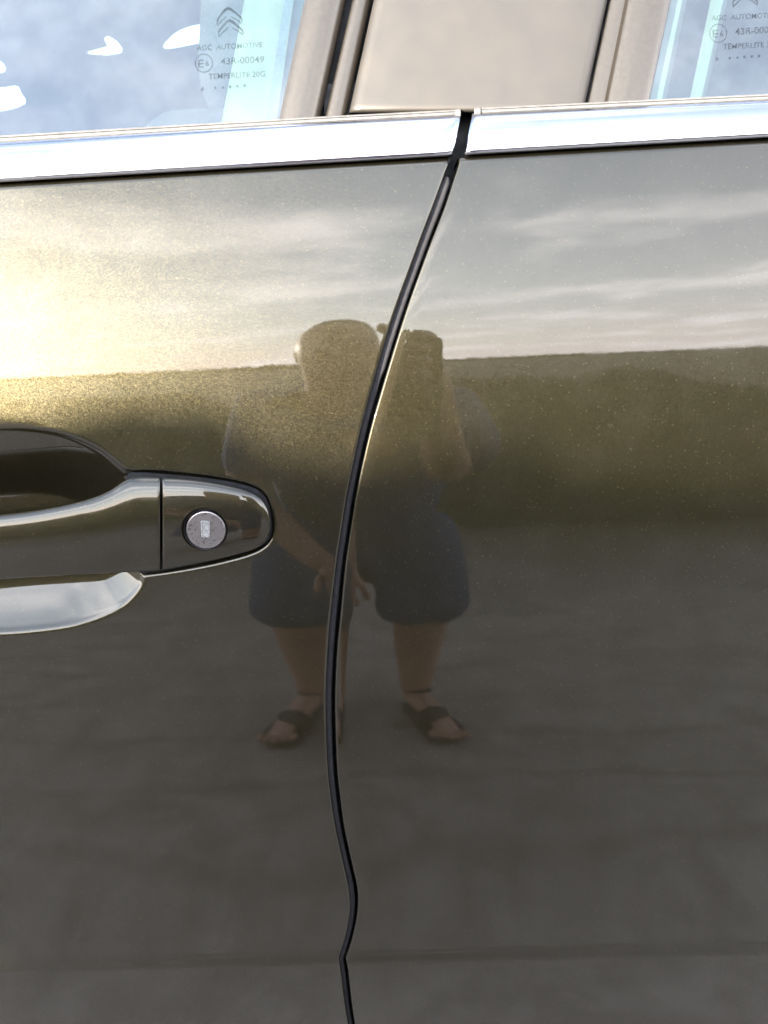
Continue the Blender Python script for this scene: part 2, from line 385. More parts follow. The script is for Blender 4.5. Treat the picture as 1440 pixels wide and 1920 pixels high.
def door(name, side):
    fold = .0040; folds = .0016
    zr1 = np.concatenate([np.arange(.30, zcrease-.012, .012), np.arange(zcrease-.012, zcrease+.012, .0003), np.arange(zcrease+.012, row_z(1215), .004)])
    zr1 = np.concatenate([zr1, np.arange(row_z(1215), row_z(775), .0011 if side < 0 else .004), np.arange(row_z(775), zbelt(0.)-.004, .004)])
    zr1 = np.append(np.unique(np.round(zr1, 6)), zbelt(0.)-.004); ztop0 = zbelt(0.)
    w = np.clip((zr1-.95)/(ztop0-.95), 0, 1)      # rows follow the rising belt line towards the top
    if side < 0:
        xs_fix = np.concatenate([np.arange(-1.05, -.47, .02), np.arange(-.47, -.055, .0011)])
        a = np.concatenate([np.linspace(0, .8, 26, endpoint=False), np.linspace(.8, 1, 14)])
        xl = xs_fix[-1]
        X0 = np.concatenate([xs_fix, np.zeros(len(a)-1)]); na = len(a)-1
    else:
        a = np.concatenate([np.linspace(0, .05, 8, endpoint=False), np.linspace(.05, 1, 110)])
    nr = len(zr1)
    def build(zrow_of):                       # zrow_of(X) -> Z per row
        Zg = np.repeat(zr1[:, None], 1, 1)
        xe = seam_f(zr1)-folds if side < 0 else seam_r(zr1)+folds
        for _ in range(3):
            ztopx = zbelt(xe)-fold
            Ze = zr1 + w*(ztopx-(ztop0-.004))*1.0
            xe = (seam_f(Ze)-folds) if side < 0 else (seam_r(Ze)+folds)
        if side < 0:
            X = np.empty((nr, len(X0))); X[:, :len(xs_fix)] = xs_fix
            X[:, len(xs_fix)-1:] = xl+(xe[:, None]-xl)*a[None, :]
        else:
            X = xe[:, None]+(1.1-xe[:, None])*a[None, :]
        Z = zr1[:, None] + w[:, None]*((zbelt(X)-fold)-(ztop0-.004))
        return X, Z
    X, Z = build(None)
    Y = skin(X, Z)
    if side < 0:
        m = (X > -.50) & (Z > row_z(1230)) & (Z < row_z(760))
        d = np.zeros_like(X); d[m] = recess(X[m], Z[m]); Y = Y+d
    P = np.stack([X, Y, Z], -1)
    # rolled edge along the seam
    cols = []
    angs = np.linspace(0, np.pi/2, 7)[1:]
    last = P[:, -1] if side < 0 else P[:, 0]
    for an in angs:
        q = last.copy(); q[:, 0] += (folds*np.sin(an))*(-side); q[:, 1] += folds*(1-np.cos(an)); cols.append(q)
    q = cols[-1].copy(); q[:, 1] += .018; q[:, 0] += .001*side; cols.append(q)
    C = np.stack(cols, 1)
    P = np.concatenate([P, C], 1) if side < 0 else np.concatenate([C[:, ::-1], P], 1)
    rows = []
    last = P[-1]
    for an in angs:
        q = last.copy(); q[:, 2] += fold*np.sin(an); q[:, 1] += fold*(1-np.cos(an)); rows.append(q)
    q = rows[-1].copy(); q[:, 1] += .02; rows.append(q)
    P = np.concatenate([P, np.stack(rows, 0)], 0)
    return grid_obj(name, P, PAINT, car, flip=False)
front_door = door('front_door', -1); front_door['label'] = 'olive metallic front door skin with recessed handle cup'
rear_door = door('rear_door', 1); rear_door['label'] = 'olive metallic rear door skin with clouds reflected'

# ---- rubber in the door gap
def door_seal():
    ys = np.concatenate([np.linspace(331, 350, 8), np.arange(356, 3300, 14)])
    f = catmull([(s[0], s[1]) for s in SEAM], 6, False); r = catmull([(s[0], s[2]) for s in SEAM], 6, False)
    L = np.interp(ys, f[:, 0], f[:, 1]); Rr = np.interp(ys, r[:, 0], r[:, 1])
    P = []
    for i, y in enumerate(ys):
        g = Rr[i]-L[i]; tip = min(1., .15+math.sqrt(max(0, (y-331)/19.)))
        lo = L[i]-g*.25; hi = L[i]+g*(.80 if y < 700 else .66); mid = (lo+hi)/2; lo = mid+(lo-mid)*tip; hi = mid+(hi-mid)*tip
        row = []
        for t, o in ((0, -.018), (0, -.0052), (.08, -.0042), (.25, -.0036), (.75, -.0036), (.92, -.0040), (1, -.0054), (1, -.018)):
            row.append(pix(lo+(hi-lo)*t, y, o-(.0025*min(1, max(0, (y-650)/200.)) if o > -.01 else 0)))
        P.append(row)
    o = grid_obj('door_seal', np.array(P), SEALR, front_door, flip=True, caps=True)
    o['label'] = 'black rubber seal in the gap between the doors'
door_seal()
# body sheet behind the doors, near-black for the shade in the gap
V = np.array([[[x, skin(np.array(x), np.array(.3+(zbelt(x)+.003-.3)*t))+.034, .3+(zbelt(x)+.003-.3)*t] for x in np.linspace(-1.06, 1.12, 40)] for t in np.linspace(0, 1, 60)])
bp = grid_obj('body_pillar', V, BLACK, car)
V = np.array([[[x, YB+.026+.1*(z-zbelt(x)), z] for x in np.linspace(-.03, .13, 5)] for z in np.linspace(zbelt(0.)-.03, zbelt(0.)+.05, 5)])
grid_obj('seam_gap_filler', V, BLACK, car)  # black patch added to block the lit gap at the seam top

# ---- door handle
HT = [(-815, 985), (-805, 955), (-780, 935), (-740, 922), (-660, 908), (-600, 902), (-570, 903), (-545, 918), (-520, 938), (-470, 958), (-400, 970), (-300, 977), (-170, 977), (-80, 973), (0, 965.5), (60, 958), (110, 949), (150, 940), (185, 929), (210, 917), (228, 905), (245, 896), (262, 893), (300, 894)]
HB = [(-815, 1000), (-805, 1040), (-780, 1062), (-740, 1078), (-660, 1090), (-600, 1097), (-500, 1102), (-350, 1104), (-170, 1100), (0, 1086), (100, 1080), (200, 1075), (300, 1069)]
def handle_section(x, yt, yb, n=40, front=None, back=None, pw=.95):
    yc = (yt+yb)/2; h = (yb-yt)/2
    out = []
    for k_ in range(n):
        a = 2*math.pi*k_/n
        c, s = math.cos(a), math.sin(a)
        yy = yc - h*math.copysign(abs(c)**.97, c)
        mid = (front+back)/2; hf = (front-back)/2
        oo = mid + hf*math.copysign(abs(s)**pw, s)
        oo += (-.0010)*((yy-yc)/max(h, 1))*(1 if s > 0 else 0)*min(1, abs(s)*2)
        out.append(pix(np.array(x*1.), np.array(yy), oo))
    return out
hx_t = catmull(HT, 6, False); hx_b = catmull(HB, 6, False)
def front_off(x):
    return float(np.interp(x, [-830, -700, -560, -350, -170, 0, 120, 220, 300, 380, 450, 490, 510], [.003, .009, .0125, .0160, .0168, .0155, .0140, .0128, .0116, .0100, .0080, .0062, .0042]))
def back_off(x):
    return float(np.interp(x, [-830, -600, -560, -500, -300, 0, 150, 205, 240, 300, 520], [-.0025, -.0025, 0, .004, .006, .006, .004, .001, -.0025, -.0025, -.0025]))
xs = np.concatenate([np.linspace(-812, -780, 8), np.arange(-770, 150, 14), np.arange(150, 296, 5), [297, 299.5, 301]])
P = []
for x in xs:
    yt = np.interp(x, hx_t[:, 0], hx_t[:, 1]); yb = np.interp(x, hx_b[:, 0], hx_b[:, 1])
    fo = front_off(x)
    if x > 296: fo -= {297: .0000, 299.5: .0004, 301: .0014}[float(x)]; 
    P.append(handle_section(x + 0.0, yt, yb, 44, fo, back_off(x)))
P = np.array(P)
# shear the right end so the joint leans like the real one
def lean(P_, x_, k=.105):
    return P_
hd = grid_obj('door_handle', P, PAINT, front_door, wrap=True, caps=True, flip=True, sharp=50)
hd['label'] = 'olive painted pull handle bar across the cup'
# lock cover at the rear end of the handle
CT = [(304, 895), (330, 896), (365, 899), (400, 904), (440, 912), (468, 920), (486, 930), (497, 943), (504, 960), (507.5, 982)]
CB = [(304, 1068.5), (318, 1066), (365, 1057), (410, 1048), (450, 1038), (478, 1029), (492, 1020.5), (501, 1010), (505.5, 1001), (507.5, 990)]
ct = catmull(CT, 6, False); cb = catmull(CB, 6, False)
xs = np.concatenate([[304, 305, 307], np.arange(311, 470, 4), np.arange(470, 500, 2.5), np.arange(500, 507.6, 1)])
P = []
for x in xs:
    yt = np.interp(x, ct[:, 0], ct[:, 1]); yb = np.interp(x, cb[:, 0], cb[:, 1])
    fo = front_off(x)-(.0014 if x == 304 else .0004 if x == 305 else 0)
    P.append(handle_section(x, yt, yb, 64, fo, -.0025, .85))
P = np.array(P)
cover = grid_obj('lock_cover', P, PAINT, front_door, wrap=True, caps=True, flip=True, sharp=50)
cover['label'] = 'olive painted cap around the key lock'
LC = (386., 994.)
ctr_s = pix(np.array(LC[0]), np.array(LC[1]), front_off(386)); pr = pix(np.array(LC[0]+38.), np.array(LC[1]), front_off(386))
rad = float(np.linalg.norm(pr-ctr_s))
nrm = np.array([.06, -1, -.06]); nrm = nrm/np.linalg.norm(nrm)
nrm2 = nrm
ux = np.cross([0, 0, 1.], nrm2); ux = -ux/np.linalg.norm(ux) if np.cross([0, 0, 1.], nrm2)[0] < 0 else ux/np.linalg.norm(ux)
uz = np.cross(nrm2, ux); uz = uz if uz[2] > 0 else -uz
def lathe(prof, ctr, n=64):
    return np.array([[ctr + r_*(math.cos(a)*ux+math.sin(a)*uz) + h_*nrm2 for a in np.linspace(0, 2*math.pi, n, endpoint=False)] for r_, h_ in prof])
ctr = np.array(ctr_s)
cut = grid_obj('cutter', lathe([(.0001, -.008), (rad*1.06, -.008), (rad*1.06, -.0022), (rad*1.12, -.0008), (rad*1.22, .0006), (rad*1.5, .006), (.0001, .006)], ctr + np.array([-.0008, 0, -.0006])), BLACK, None, wrap=True, caps=True)
bm_ = cover.modifiers.new('hole', 'BOOLEAN'); bm_.object = cut; bm_.operation = 'DIFFERENCE'; bm_.solver = 'EXACT'
import bmesh
for ob in (cover, cut):
    b = bmesh.new(); b.from_mesh(ob.data); bmesh.ops.recalc_face_normals(b, faces=b.faces); b.to_mesh(ob.data); b.free()
dg = bpy.context.evaluated_depsgraph_get()
nm = bpy.data.meshes.new_from_object(cover.evaluated_get(dg)); cover.modifiers.clear(); cover.data = nm
nm.polygons.foreach_set('use_smooth', [True]*len(nm.polygons)); nm.set_sharp_from_angle(angle=R(35))
bpy.data.objects.remove(cut)
lock = grid_obj('lock_cylinder', lathe([(rad*.97, -.010), (rad*.97, -.0012), (rad*.965, -.0005), (rad*.94, -.0001), (rad*.90, .0), (rad*.895, -.00025), (rad*.6, -.0003), (rad*.02, -.0003)], ctr), LOCK, front_door, wrap=True, caps=True, flip=False, sharp=40)
lock['label'] = 'round satin metal key lock'
wall = grid_obj('lock_sleeve', lathe([(rad*1.05, -.0085), (rad*1.05, -.0028), (rad*1.03, -.0028), (rad*1.03, -.0085)], ctr+np.array([-.0008, 0, -.0006])), RUBBER, front_door, wrap=True)
# keyhole plate: small framed slot
def on_lock(u, w_, h_): return ctr + u*ux*rad + w_*uz*rad + h_*nrm2
def keyhole():
    a = R(-3); V = []; F = []
    def rr(hw, hh, r_, n=5):
        pts = []
        for qx, qz, st in ((1, 1, 0), (-1, 1, 90), (-1, -1, 180), (1, -1, 270)):
            for i in range(n):
                t = R(st+90*i/(n-1)); pts.append((qx*(hw-r_)+r_*math.cos(t), qz*(hh-r_)+r_*math.sin(t)))
        return [(x*math.cos(a)-z*math.sin(a)-.02, x*math.sin(a)+z*math.cos(a)+.05) for x, z in pts]
    rings = [(rr(.21, .42, .04), -.0004), (rr(.21, .42, .04), .00015), (rr(.19, .40, .04), .00025), (rr(.165, .375, .03), .00022), (rr(.15, .36, .03), -.0001), (rr(.02, .30, .005), -.00015)]
    P = np.array([[on_lock(x, z, h) for x, z in rg] for rg, h in rings])
    o = grid_obj('keyhole', P, SLOT, front_door, wrap=True, caps=True, sharp=30); o['label'] = 'worn rectangular keyhole shutter'
keyhole()
# black gasket plate under the cover, added to darken the gap around it
gp = catmull([(240, 889), (300, 888), (400, 897), (458, 908), (489, 921), (505, 944), (511.5, 980), (510, 1003), (498, 1019), (468, 1033), (400, 1051), (330, 1066), (262, 1074), (235, 1000)], 8)
P = np.array([[pix(x+(375-x)*s_, y+(985-y)*s_, o_) for x, y in gp] for s_, o_ in ((0, -.0040), (0, -.0022), (.02, -.0016), (.9, -.0016))])
gk = grid_obj('handle_gasket', P, GASKET, front_door, wrap=True, caps=True, flip=True); gk['label'] = 'thin black gasket under the lock cap, added to darken the gap'

# ---- bright waist strips and window seals
def strip(name, xa, xb, top, bot, prof, mat, parent, label=None, nx=60):
    """loft between two image lines; xa/xb = (column at top, column at bottom); prof = [(t, off)] t 0=bottom 1=top"""
    P = []
    for s_ in np.concatenate([[0, .0015, .004], np.linspace(.01, .99, nx), [.996, .9985, 1]]):
        row = []
        endk = min(s_, 1-s_); dip = 0.0 if endk > .003 else (.0016*(1-endk/.003)**2)
        for t, o in prof:
            x0 = xa[1]+(xa[0]-xa[1])*t; x1 = xb[1]+(xb[0]-xb[1])*t
            x = x0+(x1-x0)*s_
            yb_ = np.interp(x, bot[0], bot[1]) if bot[0][0] <= x <= bot[0][-1] else bot[1][0]+(x-bot[0][0])*(bot[1][-1]-bot[1][0])/(bot[0][-1]-bot[0][0])
            yt_ = np.interp(x, top[0], top[1]) if top[0][0] <= x <= top[0][-1] else top[1][0]+(x-top[0][0])*(top[1][-1]-top[1][0])/(top[0][-1]-top[0][0])
            row.append(pix(np.array(x), np.array(yb_+(yt_-yb_)*t), o-dip if o > -.005 else o))
        P.append(row)
    o = grid_obj(name, np.array(P), mat, parent, flip=True, wrap=True, caps=True, sharp=48)
    if label: o['label'] = label
    return o
CP = [(0, -.006), (0, .0006), (.015, .0018), (.05, .0026), (.12, .0031), (.3, .0034), (.5, .0032), (.7, .0024), (.85, .0010), (.93, -.0004), (.975, -.0018), (.995, -.0034), (1, -.0046), (1, -.009), (.5, -.009)]
F_TOP = ([0, 610, 866], [266, 228, 215]); F_BOT = ([0, 850], [342, 292])
R_TOP = ([880, 1440], [213, 187]); R_BOT = ([868, 1440], [291, 258])
strip('trim_strip', (-2700, -2700), (864, 848), F_TOP, F_BOT, CP, CHROME, front_door, 'bright metal waist strip of the front door', 90)
strip('trim_strip', (886, 871), (3900, 3900), R_TOP, R_BOT, CP, CHROME, rear_door, 'bright metal waist strip of the rear door', 90)
FP = [(0, -.014), (0, -.0065), (.5, -.0060), (1, -.0065), (1, -.014)]  # black filler added to stop light leaking under the strips
strip('waist_filler', (-2700, -2700), (861, 842), ([0, 866], [300, 250]), ([0, 850], [355, 305]), FP, BLACK, front_door, None, 60)
strip('waist_filler', (888, 870), (3900, 3900), ([880, 1440], [250, 222]), ([868, 1440], [305, 272]), FP, BLACK, rear_door, None, 60)
SP = [(0, -.012), (0, -.0042), (.2, -.0036), (.55, -.0040), (.62, -.0052), (.72, -.0046), (.95, -.0052), (1.0, -.0070), (1.0, -.016)]
strip('window_seal', (-2700, -2700), (862, 862), ([0, 610, 866], [254, 218, 205]), ([0, 610, 866], [267, 229, 216]), SP, SEAL, front_door, 'grey rubber wiper seal under the front window', 90)
strip('window_seal', (898, 898), (3900, 3900), ([880, 1440], [203, 176]), ([880, 1440], [214, 188]), SP, SEAL, rear_door, 'grey rubber wiper seal under the rear window', 90)
strip('seal_end', (853, 853), (863.5, 863.5), ([0, 610, 866], [253, 217, 204]), ([0, 610, 866], [268, 230, 217]), [(0, -.012), (0, -.003), (.3, -.0025), (.8, -.003), (1, -.006), (1, -.012)], SEAL, front_door, None, 4)
strip('seal_end', (889, 889), (901, 901), ([880, 1440], [202, 175]), ([880, 1440], [215, 189]), [(0, -.012), (0, -.003), (.3, -.0025), (.8, -.003), (1, -.006), (1, -.012)], SEAL, rear_door, None, 4)

# ---- pillar trims: lofted along the leaning window edge; section = (column at row 215, column at row 0, offset)
def leaning(name, sec, mat, parent, ybot, label=None, sharp=60, bottom_roll=None):
    rows = list(np.linspace(ybot, -900, 60)) if bottom_roll is None else [ybot, ybot-1.5, ybot-4, ybot-8, ybot-13]+list(np.linspace(ybot-18, -900, 60))
    P = []
    for i, y in enumerate(rows):
        dip = 0
        if bottom_roll is not None and i < 5: dip = bottom_roll*[1, .55, .25, .08, .01][i]
        row = []
        for a215, a0, o in sec:
            x = a0+(a215-a0)*(y/215.); row.append(pixg(np.array(x), np.array(y*1.), (o-dip) if o > -.003 else o))
        P.append(row)
    o = grid_obj(name, np.array(P), mat, parent, wrap=True, caps=True, sharp=sharp)
    if label: o['label'] = label
    return o
fw = mesh_obj  # alias kept short
leaning('front_window_frame', [(525, 571, -.010), (525, 571, .0005), (527, 573, .0022), (534, 580, .0042), (546, 592, .0056), (560, 607, .0058), (574, 621, .0048), (588, 635, .0026), (598, 645, -.0005), (602, 649, -.004), (602, 649, -.012)], SATIN, front_door, 238,
        'satin upright frame behind the front window, toned for sun glare')
leaning('pillar_trim', [(611, 661, -.012), (611, 661, -.001), (613, 663, .0006), (620, 670, .0016), (634, 681, .0012), (644, 690, -.0008), (649, 695, -.0034), (650, 696, -.006), (650, 696, -.012)], SATIN, car, 236, 'narrow trim beside the pillar cover, toned for sun glare')
leaning('pillar_cover', [(654, 701, -.006), (654, 701, .0002), (656, 703, .0022), (660, 707, .0040), (666, 713, .0052), (676, 723, .0058), (760, 806, .0064), (880, 925, .0066), (1000, 1044, .0062), (1072, 1118, .0055), (1082, 1128, .0047), (1089, 1135, .0030), (1092, 1138.5, .0006), (1092, 1138.5, -.006)], COVER, car, 212,
        'wide satin cover plate on the pillar, toned for sun glare', 60, .0045)
leaning('rear_window_frame', [(1096, 1143, -.012), (1096, 1143, -.003), (1102, 1149, -.0018), (1128, 1172, -.0014), (1132, 1176, .0012), (1137, 1181, .0030), (1146, 1190, .0034), (1160, 1204, .0044), (1180, 1225, .0046), (1200, 1245, .0036), (1208, 1253, .0020), (1212, 1258, .0004), (1213, 1259, -.004), (1213, 1259, -.012)], SATIN, rear_door, 214,
        'satin upright frame beside the rear window, toned for sun glare')
# flange behind the trims, near-black for the shade between them
V = np.array([[pixg(np.array(a0+(a215-a0)*(y/215.)), np.array(y*1.), -.013) for a215, a0 in ((540, 587), (700, 748), (900, 946), (1200, 1246))] for y in np.linspace(300, -900, 20)])
grid_obj('pillar_flange', V, BLACK, car)

# ---- windows
def window(name, xa, xb, label):
    """xa, xb: (column at row 215, at row 0)"""
    P = []
    for y in np.linspace(290, -900, 40):
        P.append([pixg(np.array((xa[1]+(xa[0]-xa[1])*y/215.)*(1-t)+(xb[1]+(xb[0]-xb[1])*y/215.)*t), np.array(y*1.), 0.) for t in np.linspace(0, 1, 40)])
    o = grid_obj(name, np.array(P), GLASS_F, car); o['label'] = label; return o
front_window = window('front_window', (-2700, -2650), (560, 606), 'tinted front side window')
rear_window = window('rear_window', (1200, 1246), (3900, 3950), 'tinted rear side window')

# ---- etched glass markings
def glass_verts(name, V2, F, parent, label=None, off=.00035):
    V2 = np.array(V2); V = pixg(V2[:, 0], V2[:, 1], off)
    o = mesh_obj(name, V, F, PRINT, parent, smooth=False)
    if label: o['label'] = label
    return o
def text(s, x0, yb0, x1, yb1, h, parent, slant=0.):
    cu = bpy.data.curves.new('t', 'FONT'); cu.body = s; cu.size = 1; cu.resolution_u = 3
    cu.offset = .004
    ob = bpy.data.objects.new('t', cu); COL.objects.link(ob)
    dg = bpy.context.evaluated_depsgraph_get(); dg.update()
    me = bpy.data.meshes.new_from_object(ob.evaluated_get(dg))
    v = np.array([q.co[:2] for q in me.vertices]); F = [list(p.vertices) for p in me.polygons]
    bpy.data.objects.remove(ob); bpy.data.curves.remove(cu); bpy.data.meshes.remove(me)
    mn, mx = v[:, 0].min(), v[:, 0].max(); ch = .72
    u = (v[:, 0]-mn)/(mx-mn); w_ = v[:, 1]/ch
    px = x0+u*(x1-x0)+w_*slant; py = yb0+u*(yb1-yb0)-w_*h
    return glass_verts('marking_text', np.stack([px, py], -1), F, parent, 'etched line reading '+s)
def ribbon(name, pts, w_, parent, closed=False, label=None):
    p = np.array(pts, float); n = len(p); V = []; F = []
    w_ = np.full(n, w_) if np.isscalar(w_) else np.array(w_)
    for i in range(n):
        a = p[(i-1) % n] if (closed or i > 0) else p[i]; b = p[(i+1) % n] if (closed or i < n-1) else p[i]
        d = b-a; d = d/np.linalg.norm(d); nn = np.array([-d[1], d[0]])
        V += [p[i]+nn*w_[i]/2, p[i]-nn*w_[i]/2]
    for i in range(n if closed else n-1):
        j = (i+1) % n; F.append((2*i, 2*i+1, 2*j+1, 2*j))
    return V, F
def emblem(ox, oy, parent):
    V = []; F = []
    S = 1/6.545
    def add(pts, w_, closed=False):
        v, f = ribbon('', [(ox+x*S, oy+y*S) for x, y in pts], [q*S for q in w_] if not np.isscalar(w_) else w_*S, parent, closed)
        b = len(V); V.extend(v); F.extend([tuple(q+b for q in ff) for ff in f])
    add([(552, 203), (500, 245), (440, 312), (436, 285), (452, 222), (500, 160), (540, 115), (572, 98), (610, 112), (660, 150), (735, 215), (745, 255), (742, 290), (690, 245), (612, 203)], [9, 12, 14, 14, 16, 22, 30, 34, 32, 26, 18, 14, 14, 13, 9])
    add([(572, 338), (520, 385), (458, 448), (453, 420), (462, 375), (515, 310), (555, 265), (588, 250), (625, 262), (680, 310), (748, 370), (757, 400), (758, 428), (700, 380), (625, 336)], [9, 12, 14, 13, 16, 22, 30, 34, 32, 26, 18, 14, 14, 13, 9])
    glass_verts('marking_emblem', V, F, parent, 'etched double chevron emblem')
def marking(dx, dy, parent):
    emblem(340+dx, 0+dy, parent)
    text('AGC  AUTOMOTIVE', 369+dx, 94.5+dy, 492+dx, 88+dy, 10, parent)
    text('43R-00049', 414+dx, 120.5+dy, 495+dx, 116.5+dy, 12.5, parent)
    text('TEMPERLITE 20G', 391+dx, 148+dy, 497+dx, 143+dy, 10.5, parent)
    text('E', 371.5+dx, 126.5+dy, 382+dx, 126+dy, 15.5, parent); text('6', 385+dx, 123.5+dy, 391.5+dx, 123+dy, 9.5, parent)
    text('8', 376.5+dx, 169.5+dy, 382+dx, 169+dy, 6.5, parent)
    v, f = ribbon('', [(382+dx+16*math.cos(a), 118+dy+17*math.sin(a)) for a in np.linspace(0, 2*math.pi, 40, endpoint=False)], 1.6, parent, True)
    glass_verts('marking_ring', v, f, parent, 'etched circle around E6')
    for x, y, r_ in ((403.5, 164.5, 2.3), (417.8, 163.5, 2.2), (431.2, 162.3, 2.5), (445, 161.3, 2.4), (458.8, 160.4, 2.6)):
        pts = [(x+dx+r_*math.cos(a), y+dy+r_*math.sin(a)) for a in np.linspace(0, 2*math.pi, 14, endpoint=False)]
        glass_verts('marking_dot', pts, [tuple(range(14))], parent)
marking(0, 0, front_window); marking(965, -56, rear_window)

# ---- cabin behind the glass
def gbox(name, cols, rows, off_front, thick, mat, parent, label=None):
    """upright slab behind the glass between leaning image lines"""
    P = []
    for y in np.linspace(rows[0], rows[1], 24):
        r_ = []
        n = len(cols)
        for (a215, a0, o) in cols:
            r_.append(pixg(np.array(a0+(a215-a0)*(y/215.)), np.array(y*1.), off_front+o))
        for (a215, a0, o) in cols[::-1]:
            r_.append(pixg(np.array(a0+(a215-a0)*(y/215.)), np.array(y*1.), off_front+o-thick))
        P.append(r_)
    o = grid_obj(name, np.array(P), mat, parent, wrap=True, caps=True, sharp=40)
    if label: o['label'] = label
    return o
gbox('inner_pillar_trim', [(418, 458, 0), (426, 466, .006), (440, 482, .008), (480, 524, .009), (560, 604, .004)], (330, -900), -.055, .02, TRIM_IN, car, 'pale inner pillar lining seen through the front window')
gbox('seat_belt', [(500, 533, 0), (517, 549, 0)], (330, -900), -.040, .0012, BELT, car, 'grey seat belt webbing on the inner pillar')
gbox('inner_pillar_trim', [(1150, 1195, .004), (1235, 1279, .004), (1243, 1288, 0)], (330, -900), -.012, .012, TRIM_IN, car, 'pale inner lining edge in the rear window')
gbox('inner_pillar_trim', [(1286, 1332, 0), (1296, 1342, .004), (1308, 1356, .004), (1316, 1364, 0)], (330, -900), -.045, .012, TRIM_IN, car, 'pale inner lining strip in the rear window')
def cabin():
    # far side with window openings, roof lining and floor
    V = []; F = []
    def quad(a, b, c, d):
        i = len(V); V.extend([a, b, c, d]); F.append((i, i+1, i+2, i+3))
    y0, y1, zt = .16, 1.50, 2.02
    quad((-1.1, .20, zt), (1.2, .20, zt), (1.2, y1, zt+.03), (-1.1, y1, zt+.03))          # roof lining
    quad((-1.1, y1, .3), (1.2, y1, .3), (1.2, y1, 1.12), (-1.1, y1, 1.12))               # far door trims
    quad((-1.1, .08, .3), (1.2, .08, .3), (1.2, y1, .3), (-1.1, y1, .3))
    quad((-1.1, .08, .3), (-1.1, y1, .3), (-1.1, y1, zt+.06), (-1.1, .08, zt+.06)); quad((1.2, .08, .3), (1.2, y1, .3), (1.2, y1, zt+.06), (1.2, .08, zt+.06))
    ga = pixg(np.array(-2700.), np.array(-880.), -.004); gb = pixg(np.array(3900.), np.array(-880.), -.004)
    quad(tuple(ga), tuple(gb), (1.2, .20, zt), (-1.1, .20, zt))
    # holes cut in the far lining, shaped as bright window glimpses between the seats
    holes = [catmull([(311, 90), (318, 74), (335, 60), (362, 50), (400, 44), (446, 40), (456, 60), (440, 66), (380, 78)], 4),
             np.array([(163, 99), (190, 92), (204, 88), (197, 72), (202, 69), (218, 78), (228, 92), (226, 98), (200, 102)]),
             catmull([(-60, 160), (0, 166), (30, 163), (38, 175), (46, 192), (20, 203), (-20, 208), (-80, 205)], 4),
             catmull([(-60, 105), (-10, 112), (6, 122), (8, 132), (-8, 136), (-60, 134)], 4)]
    def flat(px_, py_):
        d_ = ray(px_, py_); t_ = (y1-CAM[1])/d_[..., 1]; return CAM[0]+t_*d_[..., 0], CAM[2]+t_*d_[..., 2]
    from mathutils.geometry import delaunay_2d_cdt
    loops = [np.array([(-1.1, 1.12), (1.2, 1.12), (1.2, zt+.3), (-1.1, zt+.3)])]+[np.stack(flat(h_[:, 0]*1., h_[:, 1]*1.), -1) for h_ in holes]
    vv = []; ee = []
    for lp in loops:
        b_ = len(vv); n_ = len(lp); vv += [Vector((float(a_), float(c_))) for a_, c_ in lp]; ee += [(b_+q, b_+(q+1) % n_) for q in range(n_)]
    ov, _, of, *_r = delaunay_2d_cdt(vv, ee, [], 0, 1e-6)
    b0 = len(V); V.extend([(q.x, y1, q.y) for q in ov])
    for f_ in of:
        c_ = np.mean([ov[q][:] for q in f_], 0)
        if all(sdf(lp, np.array([c_[0]]), np.array([c_[1]]))[0] > 0 for lp in loops[1:]): F.append(tuple(b0+q for q in f_))
    o = mesh_obj('cabin_lining', V, F, LINING, car, smooth=False); o['label'] = 'dark cabin lining seen through the windows'
    # outer roof skin over the lining
    P = np.array([[(x, y, zt+.05+.05*math.sin(math.pi*(y-.17)/1.2)) for x in np.linspace(-1.1, 1.2, 6)] for y in np.linspace(.17, 1.44, 14)])
    grid_obj('roof', P, PAINT, car)
cabin()
def rounded_block(name, c, s, mat, parent, label=None, pw=.35, tilt=0.):
    nu, nv = 20, 28; P = []
    for i in range(nu+1):
        t = -math.pi/2+math.pi*i/nu; row = []
        for j in range(nv):
            a = 2*math.pi*j/nv
            f = lambda q: math.copysign(abs(q)**pw, q)
            x, y, z = f(math.cos(t))*f(math.cos(a)), f(math.cos(t))*f(math.sin(a)), f(math.sin(t))
            row.append((c[0]+s[0]*x+tilt*s[2]*z, c[1]+s[1]*y, c[2]+s[2]*z))
        P.append(row)
    o = grid_obj(name, np.array(P), mat, parent, wrap=True)
    if label: o['label'] = label
    return o
for (cx_, cy_) in ((-.20, .45), (-.20, 1.12)):
    rounded_block('seat', (cx_, cy_, 1.02), (.08, .25, .36), FABRIC, car, None, .35, .18)
    rounded_block('head_restraint', (cx_+.085, cy_, 1.49), (.05, .13, .095), FABRIC, car, None, .45, .15)

